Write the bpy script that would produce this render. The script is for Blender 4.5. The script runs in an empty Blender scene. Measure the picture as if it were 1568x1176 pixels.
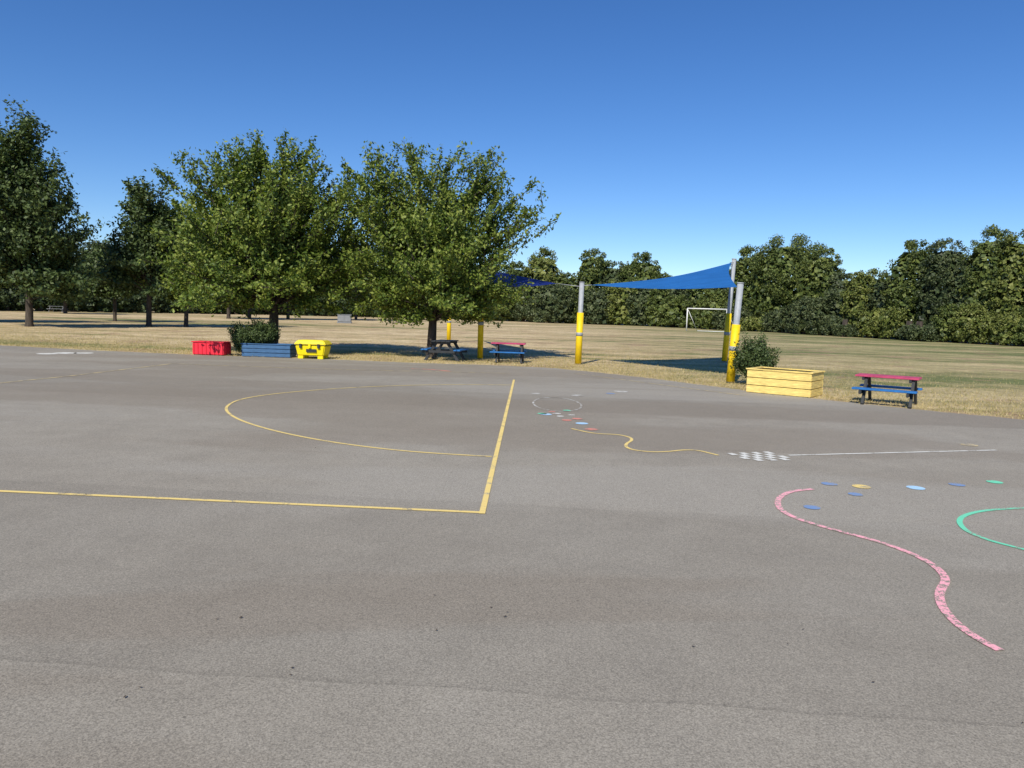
import bpy, bmesh, math, numpy as np
from mathutils import Vector, Matrix
sc=bpy.context.scene
# ---------------- camera ----------------
F=1130.0; H=1.7; R=math.radians(1.7); P=math.atan(110/F)
cR,sR,cP,sP=math.cos(R),math.sin(R),math.cos(P),math.sin(P)
fw=Vector((0,cP,-sP)); dn=Vector((0,-sP,-cP)); rt0=Vector((1,0,0))
right=rt0*cR-dn*sR; up=right.cross(fw)
m=Matrix((right,up,-fw)).transposed().to_4x4(); m.translation=Vector((0,0,H))
cd=bpy.data.cameras.new("camera"); cam=bpy.data.objects.new("camera",cd); sc.collection.objects.link(cam)
cam.matrix_world=m; cd.sensor_width=36; cd.lens=36*F/1568; cd.clip_end=5000; cd.clip_start=0.05
sc.camera=cam
def G(x,y):
    # surveyed ground position (metres, ground plane z=0)
    u=x-784; v=y-588
    u2=u*cR+v*sR; v2=-u*sR+v*cR
    t=H/(v2*cP+F*sP)
    return (u2*t, t*(F*cP-v2*sP))
def Pg(pts): return [G(*p) for p in pts]
# ---------------- world ----------------
EL=math.radians(42); AZ=math.radians(199)
w=bpy.data.worlds.new("World"); sc.world=w; w.use_nodes=True
nt=w.node_tree; bg=nt.nodes["Background"]; sk=nt.nodes.new("ShaderNodeTexSky")
sk.sky_type='NISHITA'; sk.sun_disc=False; sk.sun_elevation=EL; sk.sun_rotation=AZ
sk.air_density=1.0; sk.dust_density=0.0; sk.ozone_density=5.0; sk.altitude=1200
hs=nt.nodes.new("ShaderNodeHueSaturation"); hs.inputs["Saturation"].default_value=1.2; hs.inputs["Hue"].default_value=0.508
nt.links.new(sk.outputs[0],hs.inputs["Color"]); nt.links.new(hs.outputs[0],bg.inputs[0]); bg.inputs[1].default_value=0.128
sd=bpy.data.lights.new("sun",'SUN'); sd.energy=5.0; sd.angle=math.radians(0.5); sd.color=(1,0.94,0.82)
so=bpy.data.objects.new("sun",sd); sc.collection.objects.link(so)
sdir=Vector((math.sin(AZ)*math.cos(EL),math.cos(AZ)*math.cos(EL),math.sin(EL)))
so.rotation_euler=sdir.to_track_quat('Z','Y').to_euler(); so.location=sdir*50
sc.view_settings.view_transform='Standard'
try: sc.view_settings.look='None'
except: pass
sc.view_settings.exposure=0
# ---------------- material helpers ----------------
class NT:
    def __init__(s,name):
        s.m=bpy.data.materials.new(name); s.m.use_nodes=True; s.t=s.m.node_tree
        s.b=s.t.nodes["Principled BSDF"]; s.out=s.t.nodes["Material Output"]
        s.b.inputs["Roughness"].default_value=0.9
        s.b.inputs["Specular IOR Level"].default_value=0.25
    def n(s,ty,**k):
        nd=s.t.nodes.new(ty)
        for a,b in k.items(): setattr(nd,a,b)
        return nd
    def l(s,a,b): s.t.links.new(a,b)
    def coord(s,scale=(1,1,1),rot=(0,0,0)):
        tc=s.n("ShaderNodeTexCoord"); mp=s.n("ShaderNodeMapping")
        mp.inputs["Scale"].default_value=scale; mp.inputs["Rotation"].default_value=rot
        s.l(tc.outputs["Object"],mp.inputs[0]); return mp.outputs[0]
    def noise(s,co,scale,detail=4,rough=0.55,dist=0):
        n=s.n("ShaderNodeTexNoise"); n.inputs["Scale"].default_value=scale; n.inputs["Detail"].default_value=detail
        n.inputs["Roughness"].default_value=rough; n.inputs["Distortion"].default_value=dist
        s.l(co,n.inputs["Vector"]); return n.outputs[0]
    def ramp(s,f,stops):
        r=s.n("ShaderNodeValToRGB"); e=r.color_ramp.elements
        while len(e)<len(stops): e.new(0.5)
        for i,(p,c) in enumerate(stops):
            e[i].position=p
            e[i].color=(c,c,c,1) if not isinstance(c,tuple) else (*c,1)
        s.l(f,r.inputs[0]); return r.outputs[0]
    def mix(s,f,a,b,mode='MIX'):
        x=s.n("ShaderNodeMix",data_type='RGBA',blend_type=mode)
        for inp,v in ((x.inputs[0],f),(x.inputs[6],a),(x.inputs[7],b)):
            if isinstance(v,tuple): inp.default_value=(*v,1)
            elif isinstance(v,(int,float)): inp.default_value=v if inp.type=='VALUE' else (v,v,v,1)
            else: s.l(v,inp)
        return x.outputs[2]
    def math(s,op,a,b=0,c=0):
        x=s.n("ShaderNodeMath",operation=op)
        for i,v in enumerate((a,b,c)):
            if isinstance(v,(int,float)): x.inputs[i].default_value=v
            else: s.l(v,x.inputs[i])
        return x.outputs[0]
    def bump(s,h,st,d):
        b=s.n("ShaderNodeBump"); b.inputs["Strength"].default_value=st; b.inputs["Distance"].default_value=d
        s.l(h,b.inputs["Height"]); s.l(b.outputs[0],s.b.inputs["Normal"])
    def col(s,c): s.l(c,s.b.inputs["Base Color"])
def asphalt_color(s):
    co=s.coord()
    base=s.ramp(s.noise(co,0.22,5,0.6,0.4),[(0.3,(0.288,0.256,0.205)),(0.5,(0.322,0.290,0.235)),(0.72,(0.346,0.315,0.260))])
    # laid strips
    sep=s.n("ShaderNodeSeparateXYZ"); s.l(s.coord(rot=(0,0,math.radians(4))),sep.inputs[0])
    wob=s.noise(co,0.9,2); yy=s.math('ADD',s.math('MULTIPLY',sep.outputs[1],0.31),s.math('MULTIPLY',wob,0.05))
    fl=s.math('FLOOR',yy); wn=s.n("ShaderNodeTexWhiteNoise",noise_dimensions='1D'); s.l(fl,wn.inputs["W"])
    st=s.ramp(wn.outputs[0],[(0,0.91),(1,1.05)])
    base=s.mix(1,base,st,'MULTIPLY')
    fr=s.math('FRACT',yy); seam=s.ramp(fr,[(0,0.86),(0.012,1.0)])
    base=s.mix(1,base,seam,'MULTIPLY')
    base=s.mix(1,base,s.ramp(s.noise(co,2.2,4,0.6),[(0.3,0.94),(0.7,1.06)]),'MULTIPLY')
    # old staining / repair patches with fairly defined borders
    sn=s.noise(s.coord(scale=(0.07,0.26,1),rot=(0,0,-0.5)),1.0,5,0.55,0.4)
    base=s.mix(s.ramp(sn,[(0.5,0.0),(0.53,0.4),(0.65,0.6)]),base,(0.25,0.21,0.16))
    base=s.mix(s.ramp(sn,[(0.38,0.55),(0.44,0.0)]),base,(0.375,0.345,0.29))
    # aggregate
    base=s.mix(1,base,s.ramp(s.noise(co,120,3,0.75),[(0.32,0.55),(0.5,1.0),(0.7,1.45)]),'MULTIPLY')
    v=s.n("ShaderNodeTexVoronoi"); v.inputs["Scale"].default_value=95; s.l(co,v.inputs["Vector"])
    base=s.mix(1,base,s.ramp(v.outputs["Distance"],[(0.0,1.12),(0.5,0.92)]),'MULTIPLY')
    v2=s.n("ShaderNodeTexVoronoi"); v2.inputs["Scale"].default_value=2.6; s.l(co,v2.inputs["Vector"])
    base=s.mix(1,base,s.ramp(v2.outputs["Distance"],[(0.012,0.5),(0.024,1.0)]),'MULTIPLY')
    return co,base
def mat_asphalt():
    s=NT("weathered_asphalt"); co,c=asphalt_color(s)
    s.col(c); s.bump(s.noise(co,130,3,0.7),0.45,0.005); return s.m
def mat_paint(name,c,wear=0.5,coarse=4.5):
    s=NT(name); co,ac=asphalt_color(s)
    n1=s.noise(co,coarse,6,0.7); n2=s.noise(co,85,3,0.7)
    f=s.math('ADD',s.math('MULTIPLY',n1,0.6),s.math('MULTIPLY',n2,0.45))
    a=0.36+0.2*wear
    mk=s.ramp(f,[(a,0.0),(a+0.05,1.0)])
    pc=s.mix(s.noise(co,30,3),tuple(x*0.85 for x in c),c)
    s.col(s.mix(mk,ac,pc)); s.bump(n2,0.3,0.004); return s.m
def mat_plain(name,c,rough=0.6,var=0.15,scale=6,grain=None):
    s=NT(name); s.b.inputs["Roughness"].default_value=rough
    co=s.coord(scale=grain or (1,1,1))
    n=s.noise(co,scale,5,0.65)
    k=s.mix(1,c,s.ramp(n,[(0.3,1-var*1.6),(0.7,1+var)]),'MULTIPLY')
    s.col(k); s.bump(n,0.2,0.004); return s.m
def mat_leaf(name,cols,tr=0.3):
    s=NT(name); g=s.n("ShaderNodeNewGeometry"); co=s.coord()
    r=s.math('ADD',s.math('MULTIPLY',g.outputs["Random Per Island"],0.6),s.math('MULTIPLY',s.noise(co,0.8 if tr else 0.12,3),0.55))
    k=len(cols); c=s.ramp(r,[(0.2+0.6*i/(k-1),cols[i]) for i in range(k)])
    s.col(c); s.b.inputs["Roughness"].default_value=0.55; s.b.inputs["Specular IOR Level"].default_value=0.3
    if not tr: return s.m
    t=s.n("ShaderNodeBsdfTranslucent"); s.l(s.mix(1,c,(1.2,1.4,0.6),'MULTIPLY'),t.inputs[0])
    mx=s.n("ShaderNodeMixShader"); mx.inputs[0].default_value=tr
    s.l(s.b.outputs[0],mx.inputs[1]); s.l(t.outputs[0],mx.inputs[2]); s.l(mx.outputs[0],s.out.inputs[0]); return s.m
def mat_grass():
    s=NT("dry_grass"); co=s.coord()
    straw=(0.49,0.37,0.19); green=(0.19,0.205,0.07); pale=(0.66,0.52,0.30)
    a=s.noise(s.coord(scale=(0.045,0.25,1),rot=(0,0,math.radians(6))),1.0,6,0.7,0.8)
    big=s.noise(s.coord(scale=(0.022,0.085,1),rot=(0,0,math.radians(-5))),1.0,5,0.65,0.6)
    b=s.noise(co,0.45,6,0.75)
    f=s.math('ADD',s.math('ADD',s.math('MULTIPLY',a,0.38),s.math('MULTIPLY',b,0.3)),s.math('MULTIPLY',big,0.40))
    f=s.math('ADD',s.math('MULTIPLY',s.math('SUBTRACT',f,0.53),2.1),0.51)
    c=s.ramp(f,[(0.38,green),(0.49,straw),(0.64,pale)])
    sep=s.n("ShaderNodeSeparateXYZ"); s.l(co,sep.inputs[0])
    xm=s.ramp(s.math('MULTIPLY',s.math('ADD',s.math('MULTIPLY',sep.outputs[0],1.0),s.math('MULTIPLY',b,26)),0.02),[(0.3,0.0),(0.8,0.9)])
    g2=s.ramp(f,[(0.40,(0.14,0.165,0.055)),(0.53,(0.25,0.25,0.10)),(0.66,(0.47,0.38,0.19))])
    c=s.mix(xm,c,g2)
    n3=s.noise(co,0.33,5,0.7)
    c=s.mix(s.ramp(n3,[(0.54,0.0),(0.63,0.7)]),c,(0.36,0.235,0.145))
    c=s.mix(1,c,s.ramp(s.noise(co,1.6,5,0.75),[(0.3,0.75),(0.7,1.18)]),'MULTIPLY')
    c=s.mix(1,c,s.ramp(s.noise(co,7,5,0.75),[(0.3,0.58),(0.7,1.32)]),'MULTIPLY')
    c=s.mix(1,c,s.ramp(s.noise(co,45,3,0.7),[(0.3,0.7),(0.7,1.3)]),'MULTIPLY')
    s.col(c); s.bump(s.noise(co,14,5,0.8),0.5,0.03); return s.m
M=dict(
 asphalt=mat_asphalt(), grass=mat_grass(),
 yel=mat_paint("yellow_line_paint",(0.90,0.68,0.24),0.36), yelw=mat_paint("worn_yellow_line_paint",(0.76,0.60,0.30),0.66),
 pink=mat_paint("pink_line_paint",(1.0,0.46,0.52),0.62,16), grn=mat_paint("green_line_paint",(0.19,0.74,0.47),0.45),
 wht=mat_paint("white_line_paint",(0.82,0.81,0.74),0.45), blu=mat_paint("blue_line_paint",(0.20,0.32,0.56),0.6),
 lblu=mat_paint("light_blue_line_paint",(0.45,0.70,0.92),0.3), red=mat_paint("red_line_paint",(0.78,0.28,0.22),0.6),
 fwh=mat_paint("faded_white_paint",(0.68,0.67,0.62),0.72),
 bark=mat_plain("bark",(0.075,0.06,0.048),0.9,0.35,9,(1,1,0.25)),
 leafA=mat_leaf("cherry_leaves",[(0.034,0.062,0.010),(0.085,0.135,0.02),(0.15,0.205,0.03),(0.25,0.29,0.055)],0.22),
 leafB=mat_leaf("dark_leaves",[(0.026,0.046,0.015),(0.058,0.09,0.026),(0.11,0.15,0.046)],0.15),
 leafC=mat_leaf("hedge_leaves",[(0.024,0.040,0.009),(0.050,0.075,0.016),(0.085,0.115,0.025),(0.14,0.165,0.04)],0),
 leafE=mat_leaf("olive_hedge_leaves",[(0.04,0.058,0.012),(0.078,0.105,0.02),(0.125,0.15,0.03),(0.19,0.205,0.055)],0),
 leafF=mat_leaf("blue_green_hedge_leaves",[(0.018,0.030,0.012),(0.036,0.055,0.02),(0.064,0.086,0.032),(0.105,0.125,0.05)],0),
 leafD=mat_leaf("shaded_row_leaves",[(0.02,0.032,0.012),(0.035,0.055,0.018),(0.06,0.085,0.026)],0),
 steel=mat_plain("galvanised_steel",(0.36,0.38,0.4),0.45,0.1,12),
 pad=mat_plain("yellow_post_padding",(0.84,0.58,0.015),0.5,0.1,5),
 padb=mat_plain("grey_band",(0.3,0.32,0.33),0.5,0.1,5),
 yw=mat_plain("yellow_painted_wood",(0.82,0.62,0.20),0.6,0.2,4,(1,1,7)),
 yp=mat_plain("yellow_plastic",(0.85,0.68,0.01),0.45,0.07,3),
 bw=mat_plain("blue_painted_wood",(0.06,0.14,0.27),0.6,0.2,4,(1,1,7)),
 rp=mat_plain("red_plastic",(0.78,0.035,0.06),0.45,0.08,3),
 pk=mat_plain("pink_painted_board",(0.50,0.07,0.14),0.5,0.15,6),
 bs=mat_plain("blue_painted_board",(0.03,0.16,0.42),0.5,0.15,6),
 dk=mat_plain("dark_recycled_plastic",(0.04,0.043,0.047),0.55,0.2,6),
 grey=mat_plain("grey_metal",(0.24,0.25,0.26),0.6,0.1,3),
 whm=mat_plain("white_metal",(0.75,0.75,0.73),0.5,0.05,3),
 soil=mat_plain("soil",(0.06,0.045,0.03),0.95,0.3,12),
 debris=mat_plain("dry_leaf_debris",(0.09,0.065,0.045),0.9,0.3,12),
 straw=mat_leaf("grass_blades",[(0.22,0.23,0.07),(0.46,0.37,0.17),(0.60,0.48,0.26)],0.3),
)
def mat_sail(name,c):
    s=NT(name); co=s.coord(); s.b.inputs["Roughness"].default_value=0.6
    cc=s.mix(1,c,s.ramp(s.noise(co,1.5,4),[(0.3,0.88),(0.7,1.1)]),'MULTIPLY'); s.col(cc)
    t=s.n("ShaderNodeBsdfTranslucent"); s.l(cc,t.inputs[0])
    mx=s.n("ShaderNodeMixShader"); mx.inputs[0].default_value=0.35
    s.l(s.b.outputs[0],mx.inputs[1]); s.l(t.outputs[0],mx.inputs[2]); s.l(mx.outputs[0],s.out.inputs[0]); return s.m
M['sail']=mat_sail("blue_shade_fabric",(0.03,0.19,0.58)); M['navy']=mat_sail("navy_shade_fabric",(0.015,0.03,0.22))
# ---------------- mesh helpers ----------------
def link(name,me,mats=(),parent=None):
    o=bpy.data.objects.new(name,me); sc.collection.objects.link(o)
    for a in mats: me.materials.append(a)
    if parent: o.parent=parent
    return o
def empty(name,loc,rz=0):
    o=bpy.data.objects.new(name,None); sc.collection.objects.link(o); o.location=loc; o.rotation_euler=(0,0,rz); o.empty_display_size=0.2; return o
def box(name,c,s,mat,parent=None,rot=(0,0,0),bev=0.008):
    bm=bmesh.new(); bmesh.ops.create_cube(bm,size=1)
    for v in bm.verts: v.co=Vector((v.co.x*s[0],v.co.y*s[1],v.co.z*s[2]))
    if bev: bmesh.ops.bevel(bm,geom=bm.edges[:],offset=min(bev,min(s)*0.3),segments=2,affect='EDGES')
    me=bpy.data.meshes.new(name); bm.to_mesh(me); bm.free()
    o=link(name,me,[mat],parent); o.location=c; o.rotation_euler=rot; return o
def tube(name,pts,rads,mat,parent=None,seg=16):
    V,Q=tubes([(pts,rads)],seg)
    me=bpy.data.meshes.new(name); fs=Q.tolist(); n=len(V)
    fs.append(list(range(seg))[::-1]); fs.append(list(range(n-seg,n)))
    me.from_pydata(V.tolist(),[],fs); me.update()
    for p in me.polygons: p.use_smooth=len(p.vertices)==4
    return link(name,me,[mat],parent)
def tubes(lst,seg=7):
    VV=[];QQ=[];off=0
    for pts,rads in lst:
        pts=np.array(pts,float); n=len(pts)
        d=np.gradient(pts,axis=0); d/=np.linalg.norm(d,axis=1)[:,None]+1e-9
        ref=np.array([1,0,0.]) if abs(d[0][2])>0.8 else np.array([0,0,1.])
        a=np.cross(d,ref); a/=np.linalg.norm(a,axis=1)[:,None]+1e-9; b=np.cross(d,a)
        th=np.linspace(0,2*np.pi,seg,endpoint=False)
        ring=pts[:,None,:]+(a[:,None,:]*np.cos(th)[None,:,None]+b[:,None,:]*np.sin(th)[None,:,None])*np.array(rads)[:,None,None]
        VV.append(ring.reshape(-1,3))
        i=np.arange(n-1)[:,None]*seg; j=np.arange(seg)[None,:]; k=(np.arange(seg)+1)%seg
        q=np.stack([i+j,i+k[None,:],i+seg+k[None,:],i+seg+j],-1).reshape(-1,4)+off
        QQ.append(q); off+=n*seg
    return np.concatenate(VV),np.concatenate(QQ)
def leafquads(C,out,ln,wd,rng,along=None):
    N=len(C); n=rng.normal(size=(N,3)); n/=np.linalg.norm(n,axis=1)[:,None]
    n=n*0.75+out; n/=np.linalg.norm(n,axis=1)[:,None]+1e-9
    r=rng.normal(size=(N,3)); 
    if along is not None: r=r*0.6+along
    t=r-n*(r*n).sum(1)[:,None]; t/=np.linalg.norm(t,axis=1)[:,None]+1e-9; b=np.cross(n,t)
    s=rng.uniform(0.65,1.25,N)[:,None]
    V=np.stack([C-t*ln*s,C+b*wd*s-t*ln*s*0.1,C+t*ln*s,C-b*wd*s-t*ln*s*0.1],1).reshape(-1,3)
    Q=np.arange(N*4).reshape(N,4); return V,Q
def quadmesh(name,parts,mats):
    off=0;Vs=[];Qs=[];Ms=[]
    for V,Q,mi in parts:
        Vs.append(V);Qs.append(Q+off);Ms.append(np.full(len(Q),mi));off+=len(V)
    V=np.concatenate(Vs);Q=np.concatenate(Qs);Mi=np.concatenate(Ms)
    me=bpy.data.meshes.new(name); me.vertices.add(len(V)); me.vertices.foreach_set("co",V.astype(np.float32).ravel())
    me.loops.add(Q.size); me.loops.foreach_set("vertex_index",Q.astype(np.int32).ravel())
    me.polygons.add(len(Q)); me.polygons.foreach_set("loop_start",np.arange(0,Q.size,4,dtype=np.int32))
    for a in mats: me.materials.append(a)
    me.polygons.foreach_set("material_index",Mi.astype(np.int32)); me.update(calc_edges=True)
    o=bpy.data.objects.new(name,me); sc.collection.objects.link(o); return o
# ---------------- ground ----------------
def sheet(name,pts,z,mat):
    bm=bmesh.new(); vs=[bm.verts.new((x,y,z)) for x,y in pts]; bm.faces.new(vs)
    bmesh.ops.recalc_face_normals(bm,faces=bm.faces[:])
    if bm.faces[:][0].normal.z<0: bmesh.ops.reverse_faces(bm,faces=bm.faces[:])
    bmesh.ops.triangulate(bm,faces=bm.faces[:])
    me=bpy.data.meshes.new(name); bm.to_mesh(me); bm.free(); return link(name,me,[mat])
sheet("grass_field",[(-2500,-500),(2500,-500),(2500,3500),(-2500,3500)],0,M['grass'])
edge_px=[(-60,525),(0,529),(150,537),(290,543),(400,547),(500,550),(640,556),(750,559),(850,564),(920,571),(1000,580),(1110,594),(1250,611),(1400,627),(1568,643),(1640,651)]
edge=Pg(edge_px)
def densify(pts,step,jit=0,seed=0):
    rng=np.random.default_rng(seed); out=[]
    for a,b in zip(pts[:-1],pts[1:]):
        a=np.array(a);b=np.array(b);L=np.linalg.norm(b-a);n=max(1,int(L/step))
        for i in range(n): out.append(a+(b-a)*i/n+rng.normal(0,jit,2))
    out.append(np.array(pts[-1])); return out
de=densify([(-40,edge[0][1]+2)]+edge+[(edge[-1][0]+15,edge[-1][1]-11)],0.12,0.03,1)
sheet("asphalt_playground",[tuple(p) for p in de]+[(40,-20),(-40,-20)],0.004,M['asphalt'])
def ribbon(name,pts,wd,mat,z=0.009,closed=False,smooth=True):
    p=np.array(pts,float)
    if smooth and len(p)>2:
        for _ in range(3):
            q=[p[0]]
            for a,b in zip(p[:-1],p[1:]): q+= [a*0.75+b*0.25,a*0.25+b*0.75]
            q.append(p[-1]); p=np.array(q)
    d=np.gradient(p,axis=0); d/=np.linalg.norm(d,axis=1)[:,None]+1e-9
    nn=np.stack([-d[:,1],d[:,0]],1)*(wd/2)
    A=p+nn;B=p-nn; n=len(p)
    V=[(x,y,z) for x,y in A]+[(x,y,z) for x,y in B]
    Fc=[(n+i,n+i+1,i+1,i) for i in range(n-1)]
    me=bpy.data.meshes.new(name); me.from_pydata(V,[],Fc); me.update(); return link(name,me,[mat])
def disc(name,px,r,mat,z=0.009,sx=1.0):
    x,y=G(*px); a=np.linspace(0,2*np.pi,40,endpoint=False)
    return sheet(name,[(x+r*sx*math.cos(t),y+r*math.sin(t)) for t in a],z,mat)
ribbon("court_line",Pg([(-60,750.5),(739,786)]),0.055,M['yel'],smooth=False)
ribbon("court_line",Pg([(738,788),(787,582)]),0.052,M['yel'],z=0.010,smooth=False)
ribbon("court_semicircle",Pg([(753,700),(680,696),(600,690),(500,677),(420,661),(368,645),(347,632),(346,622),(368,611),(430,602),(520,595),(600,591),(690,589),(783,590)]),0.045,M['yel'])
ribbon("court_line",Pg([(-40,591),(100,577),(258,558)]),0.06,M['yelw'],smooth=False)
ribbon("court_line",Pg([(258,557),(500,566),(780,572)]),0.05,M['yelw'],z=0.010)
ribbon("faded_line",Pg([(880,572),(1000,588),(1140,606)]),0.05,M['yelw'])
ribbon("snake_marking",Pg([(875,657),(910,665),(950,666),(972,673),(955,682),(966,690),(1010,694),(1060,688),(1100,698)]),0.042,M['yel'])
ribbon("white_line",Pg([(1208,698),(1525,690)]),0.045,M['wht'],smooth=False)
ribbon("pink_snake_marking",Pg([(1245,750),(1210,753),(1190,764),(1192,780),(1215,794),(1270,811),(1330,826),(1385,844),(1427,864),(1452,888),(1437,908),(1441,930),(1462,955),(1492,977),(1531,998)]),0.055,M['pink'])
ribbon("green_snake_marking",Pg([(1640,779),(1560,779),(1500,783),(1466,794),(1474,812),(1510,828),(1570,843),(1640,862)]),0.045,M['grn'])
t=np.linspace(0,2*np.pi,30)
cx,cy=G(853,619)
ribbon("circle_marking",[(cx+0.45*math.cos(a),cy+1.05*math.sin(a)) for a in t],0.035,M['fwh'],smooth=False)
ribbon("red_line_marking",Pg([(630,565),(660,566),(690,569)]),0.14,M['red'])
for p,r,k in [((1319,746),0.09,'yel'),((1402,748),0.09,'lblu'),((1465,743),0.08,'blu'),((1523,739),0.08,'grn'),((1243,778),0.075,'blu'),((1310,758),0.07,'blu'),((1270,742),0.08,'blu'),((1484,682),0.11,'yelw'),((891,649),0.1,'lblu'),((884,642),0.09,'red'),((906,658),0.1,'red'),((868,644),0.08,'red'),((836,635),0.1,'lblu'),((852,634),0.08,'fwh'),((868,629),0.07,'grn'),((820,603),0.1,'fwh'),((885,606),0.14,'fwh'),((950,600),0.16,'fwh'),((935,603),0.1,'blu'),((830,634),0.08,'grn'),((100,541),0.32,'wht'),((72,542),0.28,'wht'),((128,541),0.28,'wht'),((858,638),0.06,'wht'),((845,631),0.06,'red'),((875,636),0.06,'wht')]:
    disc("spot_marking",p,r,M[k])
A,B,C_,D=[np.array(q) for q in Pg([(1112,695),(1176,692.5),(1222,705.5),(1150,707)])]
bm=bmesh.new()
for i in range(7):
    for j in range(4):
        if (i+j)%2==0:
            def pt(u,v): return (A*(1-u)+B*u)*(1-v)+(D*(1-u)+C_*u)*v
            q=[pt(i/7,j/4),pt((i+1)/7,j/4),pt((i+1)/7,(j+1)/4),pt(i/7,(j+1)/4)]
            bm.faces.new([bm.verts.new((a[0],a[1],0.010)) for a in q])
me=bpy.data.meshes.new("chequered_marking"); bm.to_mesh(me); bm.free(); link("chequered_marking",me,[mat_paint("white_square_paint",(0.78,0.77,0.7),0.35)])
rng=np.random.default_rng(5)
N=170; y=rng.uniform(3,20,N); x=rng.uniform(-1,1,N)*y*0.85
C=np.stack([x,y,np.full(N,0.012)],1); V,Q=leafquads(C,np.tile([0,0,3.],(N,1)),0.011,0.005,rng); V[:,2]=np.maximum(V[:,2],0.007)
quadmesh("fallen_leaf_debris",[(V,Q,0)],[M['debris']])
E=np.array(de); N=110000
ii=rng.integers(0,len(E)-1,N); ex=E[ii]; off=np.abs(rng.exponential(4.0,N))
dx=rng.normal(0,0.3,N); C=np.stack([ex[:,0]+dx+off*0.25,ex[:,1]+off+0.02,np.full(N,0.0)],1)
E2=E[np.argsort(E[:,0])]; keep=C[:,1]>np.interp(C[:,0],E2[:,0],E2[:,1])-0.05; C=C[keep]; N=len(C)
h=rng.uniform(0.02,0.06,N); a=rng.uniform(0,np.pi,N); wv=np.stack([np.cos(a),np.sin(a),0*a],1)*0.006; ln=rng.normal(0,0.025,(N,2))
tip=C+np.stack([ln[:,0],ln[:,1],h],1)
V=np.stack([C-wv,C+wv,tip+wv*0.3,tip-wv*0.3],1).reshape(-1,3)
quadmesh("grass_blades",[(V,np.arange(N*4).reshape(N,4),0)],[M['straw']])
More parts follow.
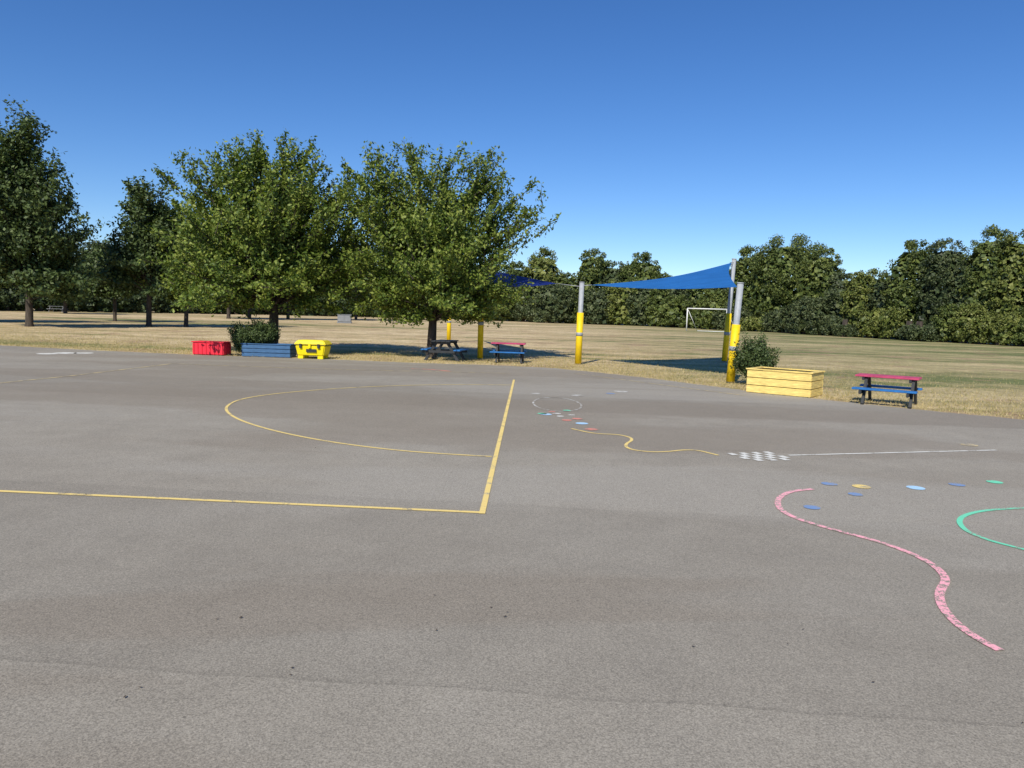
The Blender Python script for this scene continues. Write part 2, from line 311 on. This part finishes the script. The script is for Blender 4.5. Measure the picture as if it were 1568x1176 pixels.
# ---------------- trees ----------------
def bez(a,c,b,n):
    t=np.linspace(0,1,n)[:,None]; return a*(1-t)**2+2*c*t*(1-t)+b*t*t
def hero_tree(name,base,Ht,Rc,zb,leaf,seed,nb=170,lpt=55,ln=0.065,wd=0.03,prof=None,trunk_r=0.16,lean=0,spike=0.12,side=5,twl=0.9,sp=0.13,shoots=0,long=()):
    rng=np.random.default_rng(seed); wood=[];LC=[];LA=[];LO=[]
    prof=prof or [(0,0.55),(0.2,0.95),(0.45,1.0),(0.7,0.8),(0.88,0.5),(1,0.12)]
    px=[p[0] for p in prof];py=[p[1] for p in prof]
    tt=Ht*0.62; zk=max(zb,1.5)
    tp=np.array([[0,0,-0.05],[0.02,0.01,zk*0.5],[0.05,-0.03,zk],[0.05+lean*0.3,0.05,(zk+tt)/2],[lean,0,tt]])
    wood.append((np.concatenate([[tp[0]],tp[0:1]+[[0,0,0.25]],tp[1:]]),[trunk_r*1.35,trunk_r*1.05,trunk_r,trunk_r*0.85,trunk_r*0.55,trunk_r*0.2]))
    lobes=rng.uniform(0,2*np.pi,3)
    def leaves(pp,n,spd,u0=0.08):
        u=rng.uniform(u0,1.02,n)*(len(pp)-1)
        i0=np.clip(u.astype(int),0,len(pp)-2); f=(u-i0)[:,None]
        C=pp[i0]*(1-f)+pp[i0+1]*f+rng.normal(0,spd,(n,3))*np.array([1,1,0.8])
        LC.append(C); dd=pp[-1]-pp[0]; dd=dd/(np.linalg.norm(dd)+1e-9); LA.append(np.tile(dd,(n,1)))
        o=C-np.array([0,0,zb+(Ht-zb)*0.4]); LO.append(o/(np.linalg.norm(o,axis=1)[:,None]+1e-9)*0.45+np.array([0,0,0.35]))
    for k in range(nb):
        ph=rng.uniform(0,2*np.pi); tz=rng.beta(1.15,1.25); 
        rr=np.interp(tz,px,py)*Rc*(0.35+0.65*math.sqrt(rng.uniform()))*(1+0.10*math.cos(2*ph+lobes[0])+0.08*math.cos(3*ph+lobes[1]+tz*4))
        sc_=1+np.clip(rng.normal(0,spike),-0.1,1.8*spike)
        e=np.array([math.cos(ph)*rr*sc_+lean*tz,math.sin(ph)*rr*sc_,zb+(Ht-zb)*tz*(1+0.03*rng.normal())])
        z0=zk*0.85+max(0,e[2]-zk)*0.42; z0=min(max(z0,zk*0.75),tt)
        s0=np.array([np.interp(z0,tp[:,2],tp[:,0]),np.interp(z0,tp[:,2],tp[:,1]),z0])
        c=s0*0.45+e*0.55; c[2]=s0[2]+(e[2]-s0[2])*0.3 if e[2]>zb+0.25*(Ht-zb) else max(e[2],z0)+0.25*rr*0.6
        p=bez(s0,c,e,9); L=np.linalg.norm(np.diff(p,axis=0),axis=1).sum()
        r0=0.010+0.007*L; wood.append((p,np.linspace(r0,0.006,9)))
        d=e-c; d/=np.linalg.norm(d)+1e-9
        leaves(p[4:],int(lpt*1.4*rng.uniform(0.6,1.3)),sp)
        for j in range(side):
            u=rng.integers(3,9); o=p[min(u,8)]; q=rng.normal(size=3); q[2]=abs(q[2])*0.6; q=q/np.linalg.norm(q); q=d*0.9+q; q/=np.linalg.norm(q)
            l2=rng.uniform(0.5,1.1)*twl; tip=o+q*l2+np.array([0,0,0.08*rng.normal()]); pp=bez(o,(o+tip)/2+rng.normal(0,0.06,3),tip,5)
            wood.append((pp,np.linspace(0.012,0.004,5))); leaves(pp,int(lpt*rng.uniform(0.6,1.3)),sp)
    for k in range(shoots):
        tz=rng.uniform(0.35,1.0)**0.7; ph=rng.uniform(0,2*np.pi); rr=np.interp(tz,px,py)*Rc*0.8
        o=np.array([math.cos(ph)*rr,math.sin(ph)*rr,zb+(Ht-zb)*tz*0.88])
        q=np.array([math.cos(ph),math.sin(ph),0.25+1.5*tz*rng.uniform(0.4,1.1)])+rng.normal(0,0.2,3); q/=np.linalg.norm(q)
        l=rng.uniform(0.10,0.22)*Rc*2; tip=o+q*l; pp=bez(o,o+q*l*0.5+np.array([0,0,-0.08]),tip,7)
        wood.append((pp,np.linspace(0.016,0.004,7))); leaves(pp,int(l*70),sp*0.6)
    # individual long limbs standing out of the crown: (angle, reach, height fraction)
    for ph,rch,tz in long:
        e=np.array([math.cos(ph)*Rc*rch,math.sin(ph)*Rc*rch,zb+(Ht-zb)*tz]); z0=zk+(e[2]-zk)*0.35
        s0=np.array([0.05,0,z0]); c=s0*0.45+e*0.55; c[2]=s0[2]+(e[2]-s0[2])*0.45
        pp=bez(s0,c,e,12); wood.append((pp,np.linspace(0.06,0.006,12))); leaves(pp[5:],150,sp*0.8)
        for j in range(7):
            o=pp[5+rng.integers(0,6)]; q=(e-c)/np.linalg.norm(e-c)+rng.normal(0,0.45,3)+np.array([0,0,0.3]); q/=np.linalg.norm(q)
            tip=o+q*rng.uniform(0.4,0.8); p2=bez(o,(o+tip)/2,tip,5); wood.append((p2,np.linspace(0.012,0.004,5))); leaves(p2,45,sp*0.7)
    LC=np.concatenate(LC);LA=np.concatenate(LA);LO=np.concatenate(LO)
    V,Q=leafquads(LC,LO,ln,wd,rng,LA); Wv,Wq=tubes(wood,6)
    o=quadmesh(name,[(Wv,Wq,0),(V,Q,1)],[M['bark'],leaf]); o.location=(base[0],base[1],0); return o,len(LC)
def tree_px(name,bx,by,top,hw,bot,leaf,seed,**k):
    g=G(bx,by); s=g[1]/F*1.0
    o,n=hero_tree(name,g,(by-top)*s,hw*s,max(0.9,(by-bot)*s),leaf,seed,**k); return o
tree_px("cherry_tree",660,548,258,138,496,M['leafA'],11,nb=205,lpt=58,ln=0.068,wd=0.034,spike=0.08,trunk_r=0.17,sp=0.095,shoots=80,
   prof=[(0,0.55),(0.12,0.8),(0.35,0.93),(0.6,0.98),(0.8,0.9),(0.93,0.65),(1,0.4)],
   long=[(0.2,1.12,0.93),(-0.5,0.85,1.04),(3.4,0.98,0.97),(2.9,0.75,1.05),(3.6,0.35,1.12),(-0.3,1.1,0.72),(0.1,0.62,1.09),(4.2,0.45,1.08)])
tree_px("cherry_tree",418,540,245,150,474,M['leafA'],23,nb=230,lpt=56,ln=0.072,wd=0.036,spike=0.12,trunk_r=0.18,sp=0.105,shoots=80,
   prof=[(0,0.95),(0.15,1.04),(0.4,0.97),(0.65,0.82),(0.85,0.55),(1,0.2)],
   long=[(3.3,1.12,0.88),(3.6,0.9,0.93),(2.8,0.7,0.97),(0.1,0.12,1.13),(-0.2,0.5,1.02),(0.2,0.78,0.9),(-0.4,0.98,0.78),(4.5,0.3,1.07)])
tree_px("young_cherry_tree",285,500,325,85,462,M['leafA'],31,nb=110,lpt=50,ln=0.12,wd=0.06,trunk_r=0.14,shoots=20)
tree_px("oak_tree",45,500,197,82,455,M['leafB'],41,nb=125,lpt=64,ln=0.12,wd=0.07,spike=0.17,trunk_r=0.2,twl=1.5,sp=0.2,shoots=34,
   prof=[(0,0.95),(0.15,1.0),(0.5,0.9),(0.75,0.65),(0.9,0.35),(1,0.12)])
tree_px("alder_tree",228,500,280,60,450,M['leafB'],43,nb=90,lpt=52,ln=0.12,wd=0.07,spike=0.15,trunk_r=0.17,twl=1.2,sp=0.2,shoots=22,
   prof=[(0,1.0),(0.2,1.0),(0.45,0.7),(0.65,0.55),(0.85,0.45),(1,0.2)])
tree_px("alder_tree",176,492,385,45,450,M['leafB'],44,nb=70,lpt=50,ln=0.13,wd=0.08,trunk_r=0.13,twl=1.2,sp=0.25)
for i,(bx,by,tp,hw) in enumerate([(350,488,330,60),(382,488,340,55),(441,489,350,60),(545,490,360,70),(-60,492,300,80),(100,480,400,45)]):
    tree_px("field_tree",bx,by,tp,hw,455,M['leafB'],60+i,nb=70,lpt=50,ln=0.16,wd=0.09,trunk_r=0.2,twl=1.3,sp=0.3)
# distant tree rows
def blob_tree(rng,x,y,Ht,W,zb,ls,dens=1.0):
    pk=rng.uniform(0.40,0.52)
    def prof(t):
        q=np.abs(np.where(t>pk,(t-pk)/(1.0-pk),(t-pk)/(pk*1.6))); return np.sqrt(np.clip(1-q**2.3,0,1))
    # dense inner crown: larger overlapping leaf masses through the volume
    l2=ls*2.6; n=int(7*W*(Ht-zb)/(l2*l2)*1.4); t=rng.uniform(0.02,0.95,n); ph=rng.uniform(0,2*np.pi,n); wo=rng.uniform(0,6)
    wob=1+0.08*np.sin(3*ph+t*9+wo)+0.06*np.sin(5*ph-t*14)
    r=W*prof(t)*0.84*wob*np.sqrt(rng.uniform(0.25,1.0,n))
    d=np.stack([np.cos(ph),np.sin(ph),(t-0.45)*2],1); d/=np.linalg.norm(d,axis=1)[:,None]
    C0=np.stack([np.cos(ph)*r,np.sin(ph)*r,zb+(Ht*0.91-zb)*t],1); O0=d*0.9+np.array([0,0,0.2])
    Cs=[];Os=[]
    for k in range(int(rng.integers(85,105))):
        tz=rng.uniform(0.02,0.99); br=W*rng.uniform(0.09,0.22); p1=float(prof(np.array(tz)))
        ph=rng.uniform(0,2*np.pi); rr=max(0,W*p1-br*0.55)*rng.uniform(0.82,1.09)
        c=np.array([math.cos(ph)*rr,math.sin(ph)*rr,min(zb+(Ht-zb)*tz,Ht-br*rng.uniform(0.1,1.2))])
        n=int(dens*6.5*br*br/(ls*ls)); d=rng.normal(size=(n,3)); d/=np.linalg.norm(d,axis=1)[:,None]
        Cs.append(c+d*br*rng.uniform(0.5,1.25,(n,1))*np.array([1,1,0.85])); Os.append(d*0.7+np.array([0,0,0.25]))
    C=np.concatenate(Cs);O=np.concatenate(Os); k=(C[:,2]>0.1)&(C[:,1]<W*0.45); C=C[k];O=O[k]
    C[:,0]+=x;C[:,1]+=y; C0[:,0]+=x; C0[:,1]+=y; k=C0[:,2]>0.2
    V,Q=leafquads(C,O,ls,ls*0.62,rng); V0,Q0=leafquads(C0[k],O0[k],l2,l2*0.7,rng)
    return np.concatenate([V,V0]),np.concatenate([Q,Q0+len(V)])
def row(name,spec,leafs,seed,zb=0.2,lk=0.0014):
    rng=np.random.default_rng(seed); parts=[]
    for bx,by,tp,hw in spec:
        g=G(bx,by); s=g[1]/F; ls=max(0.09,g[1]*lk)
        yy=g[1]+hw*s*0.7
        V,Q=blob_tree(rng,g[0]*yy/g[1],yy,(by-tp)*s*yy/g[1],hw*s,zb,ls); parts.append((V,Q,1+int(rng.integers(0,len(leafs)))))
        parts.append((*tubes([(np.array([[g[0],yy,0],[g[0]+0.1,yy,2],[g[0],yy,(by-tp)*s*0.6]]),[0.35,0.3,0.1])],8),0))
    return quadmesh(name,parts,[M['bark']]+leafs)
def lerp(xs,ys,x): return float(np.interp(x,xs,ys))
bx_=[740,1000,1200,1400,1568,1700]; by_=[490,499,509,521,530,538]
tops=[(745,420,32),(787,404,30),(830,383,34),(868,418,24),(906,383,32),(940,402,26),(978,390,37),(1012,420,24),(1040,434,26),(1075,418,28),(1110,412,26),(1142,382,38),(1200,364,60),(1250,380,36),(1284,420,30),(1318,411,32),(1352,416,26),(1390,370,42),(1440,368,40),(1475,396,28),(1508,351,45),(1556,354,44),(1610,350,48),(1680,360,50),(1760,360,52)]
row("distant_tree_row",[(x,lerp(bx_,by_,x),t_,h_) for x,t_,h_ in tops],[M['leafC'],M['leafE'],M['leafF'],M['leafC']],7)
rng=np.random.default_rng(9)
under=[(x+rng.uniform(-8,8),lerp(bx_,by_,x)+1,lerp(bx_,by_,x)-rng.uniform(18,66),rng.uniform(18,36)) for x in range(735,1760,30)]
row("distant_hedge",under,[M['leafC'],M['leafF'],M['leafE'],M['leafF']],8)
lx=[-200,0,400,760]; ly=[474,475,481,489]
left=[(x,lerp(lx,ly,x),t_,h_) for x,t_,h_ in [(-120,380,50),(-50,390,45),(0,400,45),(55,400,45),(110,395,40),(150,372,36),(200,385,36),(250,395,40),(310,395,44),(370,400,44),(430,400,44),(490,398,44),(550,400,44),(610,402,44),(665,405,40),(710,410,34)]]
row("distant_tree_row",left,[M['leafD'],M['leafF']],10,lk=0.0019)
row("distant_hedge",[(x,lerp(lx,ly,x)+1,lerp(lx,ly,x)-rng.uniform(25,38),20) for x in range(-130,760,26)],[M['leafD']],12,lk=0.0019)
# bushes
def bush(name,x,y,z0,w,h,leaf,seed,ls=0.035,n=110):
    rng=np.random.default_rng(seed); Cs=[];Os=[];wood=[];As=[]
    for k in range(170):
        d=rng.normal(size=3); d/=np.linalg.norm(d); d[2]=d[2]*0.8+0.25
        rr=rng.uniform(0.5,1.0)*(1+0.12*rng.normal())
        tip=np.array([d[0]*rr*w,d[1]*rr*w,h*0.42+d[2]*rr*h*0.5]); tip[2]=max(tip[2],0.05)
        o=np.array([d[0]*0.1*w,d[1]*0.1*w,h*0.15]); pp=bez(o,(o+tip)/2+rng.normal(0,0.04,3),tip,6)
        wood.append((pp,np.linspace(0.01,0.003,6)))
        u=rng.uniform(0.35,1.02,n)*5; i0=np.clip(u.astype(int),0,4); f=(u-i0)[:,None]
        Cs.append(pp[i0]*(1-f)+pp[i0+1]*f+rng.normal(0,0.05,(n,3))); Os.append(np.tile(d*0.7,(n,1))); As.append(np.tile(d,(n,1)))
    C=np.concatenate(Cs);O=np.concatenate(Os);A_=np.concatenate(As); k=C[:,2]>0.01; V,Q=leafquads(C[k],O[k],ls,ls*0.5,rng,A_[k])
    Wv,Wq=tubes(wood,5); o=quadmesh(name,[(Wv,Wq,0),(V,Q,1)],[M['bark'],leaf]); o.location=(x,y,z0); return o
# ---------------- planters, boxes ----------------
def planter(name,px,L,D,Hh,rz,mat,boards=3):
    g=G(*px); e=empty(name,(g[0],g[1],0.004),rz); bh=Hh/boards
    for i in range(boards):
        z=bh*(i+0.5)
        box(f"front_board_{i+1}",(0,0.02,z),(L,0.04,bh-0.012),mat,e); box(f"back_board_{i+1}",(0,D-0.02,z),(L,0.04,bh-0.012),mat,e)
        box(f"left_board_{i+1}",(-L/2+0.02,D/2,z),(0.04,D-0.084,bh-0.012),mat,e); box(f"right_board_{i+1}",(L/2-0.02,D/2,z),(0.04,D-0.084,bh-0.012),mat,e)
    box("front_rim",(0,0.035,Hh+0.017),(L+0.06,0.11,0.03),mat,e); box("back_rim",(0,D-0.035,Hh+0.017),(L+0.06,0.11,0.03),mat,e)
    box("left_rim",(-L/2+0.03,D/2,Hh+0.017),(0.11,D-0.19,0.03),mat,e); box("right_rim",(L/2-0.03,D/2,Hh+0.017),(0.11,D-0.19,0.03),mat,e)
    box("soil",(0,D/2,Hh*0.45),(L-0.1,D-0.1,Hh*0.8),M['soil'],e)
    return e
planter("yellow_wooden_planter",(1190,605),1.45,0.95,0.53,math.radians(-38),M['yw'])
b=G(1160,592); bush("laurel_bush",b[0],b[1]+0.35,0,0.55,1.4,M['leafB'],3)
planter("blue_wooden_planter",(407,547),1.6,0.6,0.40,math.radians(-2),M['bw'],3)
b=G(398,546); bush("planter_shrub",b[0],b[1]+0.35,0.3,0.55,1.0,M['leafB'],4)
bush("laurel_bush",G(362,546)[0]+0.05,G(362,546)[1]+0.6,0,0.45,1.25,M['leafB'],5)
g=G(318,544); e=empty("red_storage_box",(g[0],g[1],0.004),math.radians(-4))
box("body",(0,0.3,0.21),(1.06,0.56,0.40),M['rp'],e,bev=0.02); box("rim",(0,0.3,0.425),(1.12,0.62,0.035),M['rp'],e,bev=0.012)
for i in range(8): box(f"rib_{i+1}",(-0.48+i*0.137,0.012,0.2),(0.035,0.03,0.37),M['rp'],e)
for i in range(4): box(f"side_rib_{i+1}",(0.535,0.12+i*0.13,0.2),(0.03,0.035,0.37),M['rp'],e)
g=G(474,550); e=empty("yellow_grit_bin",(g[0],g[1],0.004),math.radians(-6))
bm=bmesh.new(); bmesh.ops.create_cube(bm,size=1)
for v in bm.verts:
    k=1.0 if v.co.z>0 else 0.86; v.co=Vector((v.co.x*1.0*k,v.co.y*0.62*k,v.co.z*0.34))
bmesh.ops.bevel(bm,geom=bm.edges[:],offset=0.03,segments=3,affect='EDGES')
me=bpy.data.meshes.new("body"); bm.to_mesh(me); bm.free(); o=link("body",me,[M['yp']],e); o.location=(0,0.33,0.27)
bm=bmesh.new(); bmesh.ops.create_cube(bm,size=1)
for v in bm.verts:
    k=0.8 if v.co.z>0 else 1.0; v.co=Vector((v.co.x*1.08*k,v.co.y*0.70*k,v.co.z*0.14))
bmesh.ops.bevel(bm,geom=bm.edges[:],offset=0.025,segments=3,affect='EDGES')
me=bpy.data.meshes.new("lid"); bm.to_mesh(me); bm.free(); o=link("lid",me,[M['yp']],e); o.location=(0,0.33,0.53)
box("lid_gap",(0,0.33,0.45),(0.98,0.60,0.03),M['dk'],e)
for i,x in enumerate((-0.3,0.0,0.3)): box(f"latch_{i+1}",(x,-0.01,0.42),(0.08,0.05,0.14),M['dk'] if i!=1 else M['yp'],e)
box("label",(0.05,0.012,0.27),(0.34,0.01,0.1),M['dk'],e,bev=0)
for i,(x,y) in enumerate(((-0.33,0.12),(0.33,0.12),(-0.33,0.5),(0.33,0.5))): box(f"foot_{i+1}",(x,y,0.05),(0.18,0.12,0.1),M['yp'],e)
# ---------------- picnic tables ----------------
def table(px,L,Hh,rz,top,seat,frame,name="picnic_table"):
    g=G(*px); e=empty(name,(g[0],g[1],0.004),rz); tw=0.58*Hh/0.6; span=1.2*Hh/0.6; sh=Hh*0.58
    for i in range(4): box(f"top_board_{i+1}",(0,-tw/2+tw*(i+0.5)/4,Hh-0.02),(L,tw/4-0.012,0.04),top,e)
    for k,sg in (("front",-1),("back",1)):
        for j in range(2): box(f"{k}_seat_board_{j+1}",(0,sg*(span/2-0.06-j*0.12),sh-0.02),(L,0.108,0.04),seat,e)
    for i,x in enumerate((-L/2+0.16,L/2-0.16)):
        box(f"seat_beam_{i+1}",(x,0,sh-0.085),(0.05,span-0.02,0.085),frame,e)
        box(f"top_beam_{i+1}",(x,0,Hh-0.075),(0.05,tw-0.04,0.065),frame,e)
        for k,sg in (("front",-1),("back",1)):
            a=Vector((x+0.053,sg*tw*0.28,Hh-0.05)); b_=Vector((x+0.053,sg*span*0.42,0.0)); d=b_-a
            o=box(f"{k}_leg_{i+1}",(a+b_)/2,(0.055,0.095,d.length),frame,e,rot=(math.atan2(-d.y,d.z)+math.pi,0,0))
    return e
table((1357,619),1.2,0.6,math.radians(-34),M['pk'],M['bs'],M['dk'])
table((778,555),1.15,0.66,math.radians(-4),M['pk'],M['bs'],M['dk'])
table((681,552),1.2,0.68,math.radians(80),M['dk'],M['bs'],M['dk'])
table((88,478),1.9,0.75,math.radians(5),M['grey'],M['grey'],M['grey'])
# ---------------- sails ----------------
def post(px,ht,name="shade_sail_post",lean=(0,0),padh=1.75,r=0.10):
    g=G(*px); e=empty(name,(g[0],g[1],0)); 
    T=lambda z:(lean[0]*z,lean[1]*z,z)
    tube("steel_tube",[T(0),T(ht*0.5),T(ht)],[r*0.82]*3,M['steel'],e,20)
    tube("padding",[T(0.03),T(padh)],[r*1.12]*2,M['pad'],e,20)
    tube("band",[T(padh*0.55),T(padh*0.55+0.12)],[r*1.14]*2,M['padb'],e,20)
    tube("cap",[T(ht),T(ht+0.03)],[r*0.9]*2,M['steel'],e,20)
    return Vector((g[0]+lean[0]*(ht-0.1),g[1]+lean[1]*(ht-0.1),ht-0.1))
PL=post((885,558),2.75,lean=(0.01,0)); PA=post((1118,586),2.62,lean=(0.04,-0.02),padh=1.55)
PB=post((1109,554),4.0,lean=(0.045,0.02),padh=1.9)
PC=post((735,550),2.70,lean=(0,0),r=0.09,padh=2.2); PD=post((687,525),4.3,r=0.1,padh=1.9)
def sail(name,pts,corner,mat,dips,esag,bel=0.9):
    """pts A,B,C ; dips for edges AB,BC,AC"""
    P3=[Vector(p) for p in pts]; c=(P3[0]+P3[1]+P3[2])/3
    Q=[p.lerp(c,k) for p,k in zip(P3,corner)]
    n=24; V=[];idx={}
    for i in range(n+1):
        for j in range(n+1-i):
            k=n-i-j; a,b_,c_=i/n,j/n,k/n
            p=Q[0]*a+Q[1]*b_+Q[2]*c_
            wab,wbc,wac=(4*a*b_)*(1-c_)**3,(4*b_*c_)*(1-a)**3,(4*a*c_)*(1-b_)**3
            p=p.lerp(c,min(dips[0]*wab+dips[1]*wbc+dips[2]*wac,0.5))
            p.z-=esag*wac+bel*a*b_*c_+0.10*wab
            idx[(i,j)]=len(V); V.append(p)
    Fc=[]
    for i in range(n):
        for j in range(n-i):
            Fc.append((idx[(i,j)],idx[(i+1,j)],idx[(i,j+1)]))
            if j<n-i-1: Fc.append((idx[(i+1,j)],idx[(i+1,j+1)],idx[(i,j+1)]))
    e=empty(name,(0,0,0)); me=bpy.data.meshes.new("fabric"); me.from_pydata([tuple(v) for v in V],[],Fc); me.update()
    for p in me.polygons: p.use_smooth=True
    link("fabric",me,[mat],e)
    for i,(p,q) in enumerate(zip(P3,Q)): tube(f"cable_{i+1}",[tuple(p),tuple(q)],[0.012,0.012],M['steel'],e,6)
sail("blue_shade_sail",[PL,PA,PB],[0.10,0.04,0.05],M['sail'],(0.04,0.10,0.18),0.12)
sail("navy_shade_sail",[PL+Vector((0,0,-0.03)),PC,PD],[0.26,0.06,0.06],M['navy'],(0.02,0.10,0.03),0.0)
# ---------------- goal & cabinet ----------------
g=G(1051,507); e=empty("football_goal",(g[0],g[1],0),math.radians(-14)); W=4.7;hh=2.8
tube("left_upright",[(0,0,0),(0,0,hh)],[0.07]*2,M['whm'],e); tube("right_upright",[(W,0,0),(W,0,hh)],[0.07]*2,M['whm'],e)
tube("crossbar",[(0,0,hh),(W,0,hh)],[0.07]*2,M['whm'],e)
tube("left_stay",[(0,0,hh),(1.3,1.8,0)],[0.04]*2,M['whm'],e); tube("right_stay",[(W,0,hh),(W+1.3,1.8,0)],[0.04]*2,M['whm'],e)
tube("ground_bar",[(1.3,1.8,0.05),(W+1.3,1.8,0.05)],[0.04]*2,M['whm'],e)
g=G(527,495); e=empty("utility_cabinet",(g[0],g[1],0),0.15)
box("plinth",(0,0.5,0.06),(1.5,1.0,0.12),M['grey'],e); box("body",(0,0.5,0.5),(1.4,0.9,0.76),M['grey'],e,bev=0.02); box("lid",(0,0.5,0.91),(1.5,1.0,0.05),M['grey'],e)
box("left_door",(-0.34,0.035,0.5),(0.64,0.03,0.66),M['grey'],e); box("right_door",(0.34,0.035,0.5),(0.64,0.03,0.66),M['grey'],e)
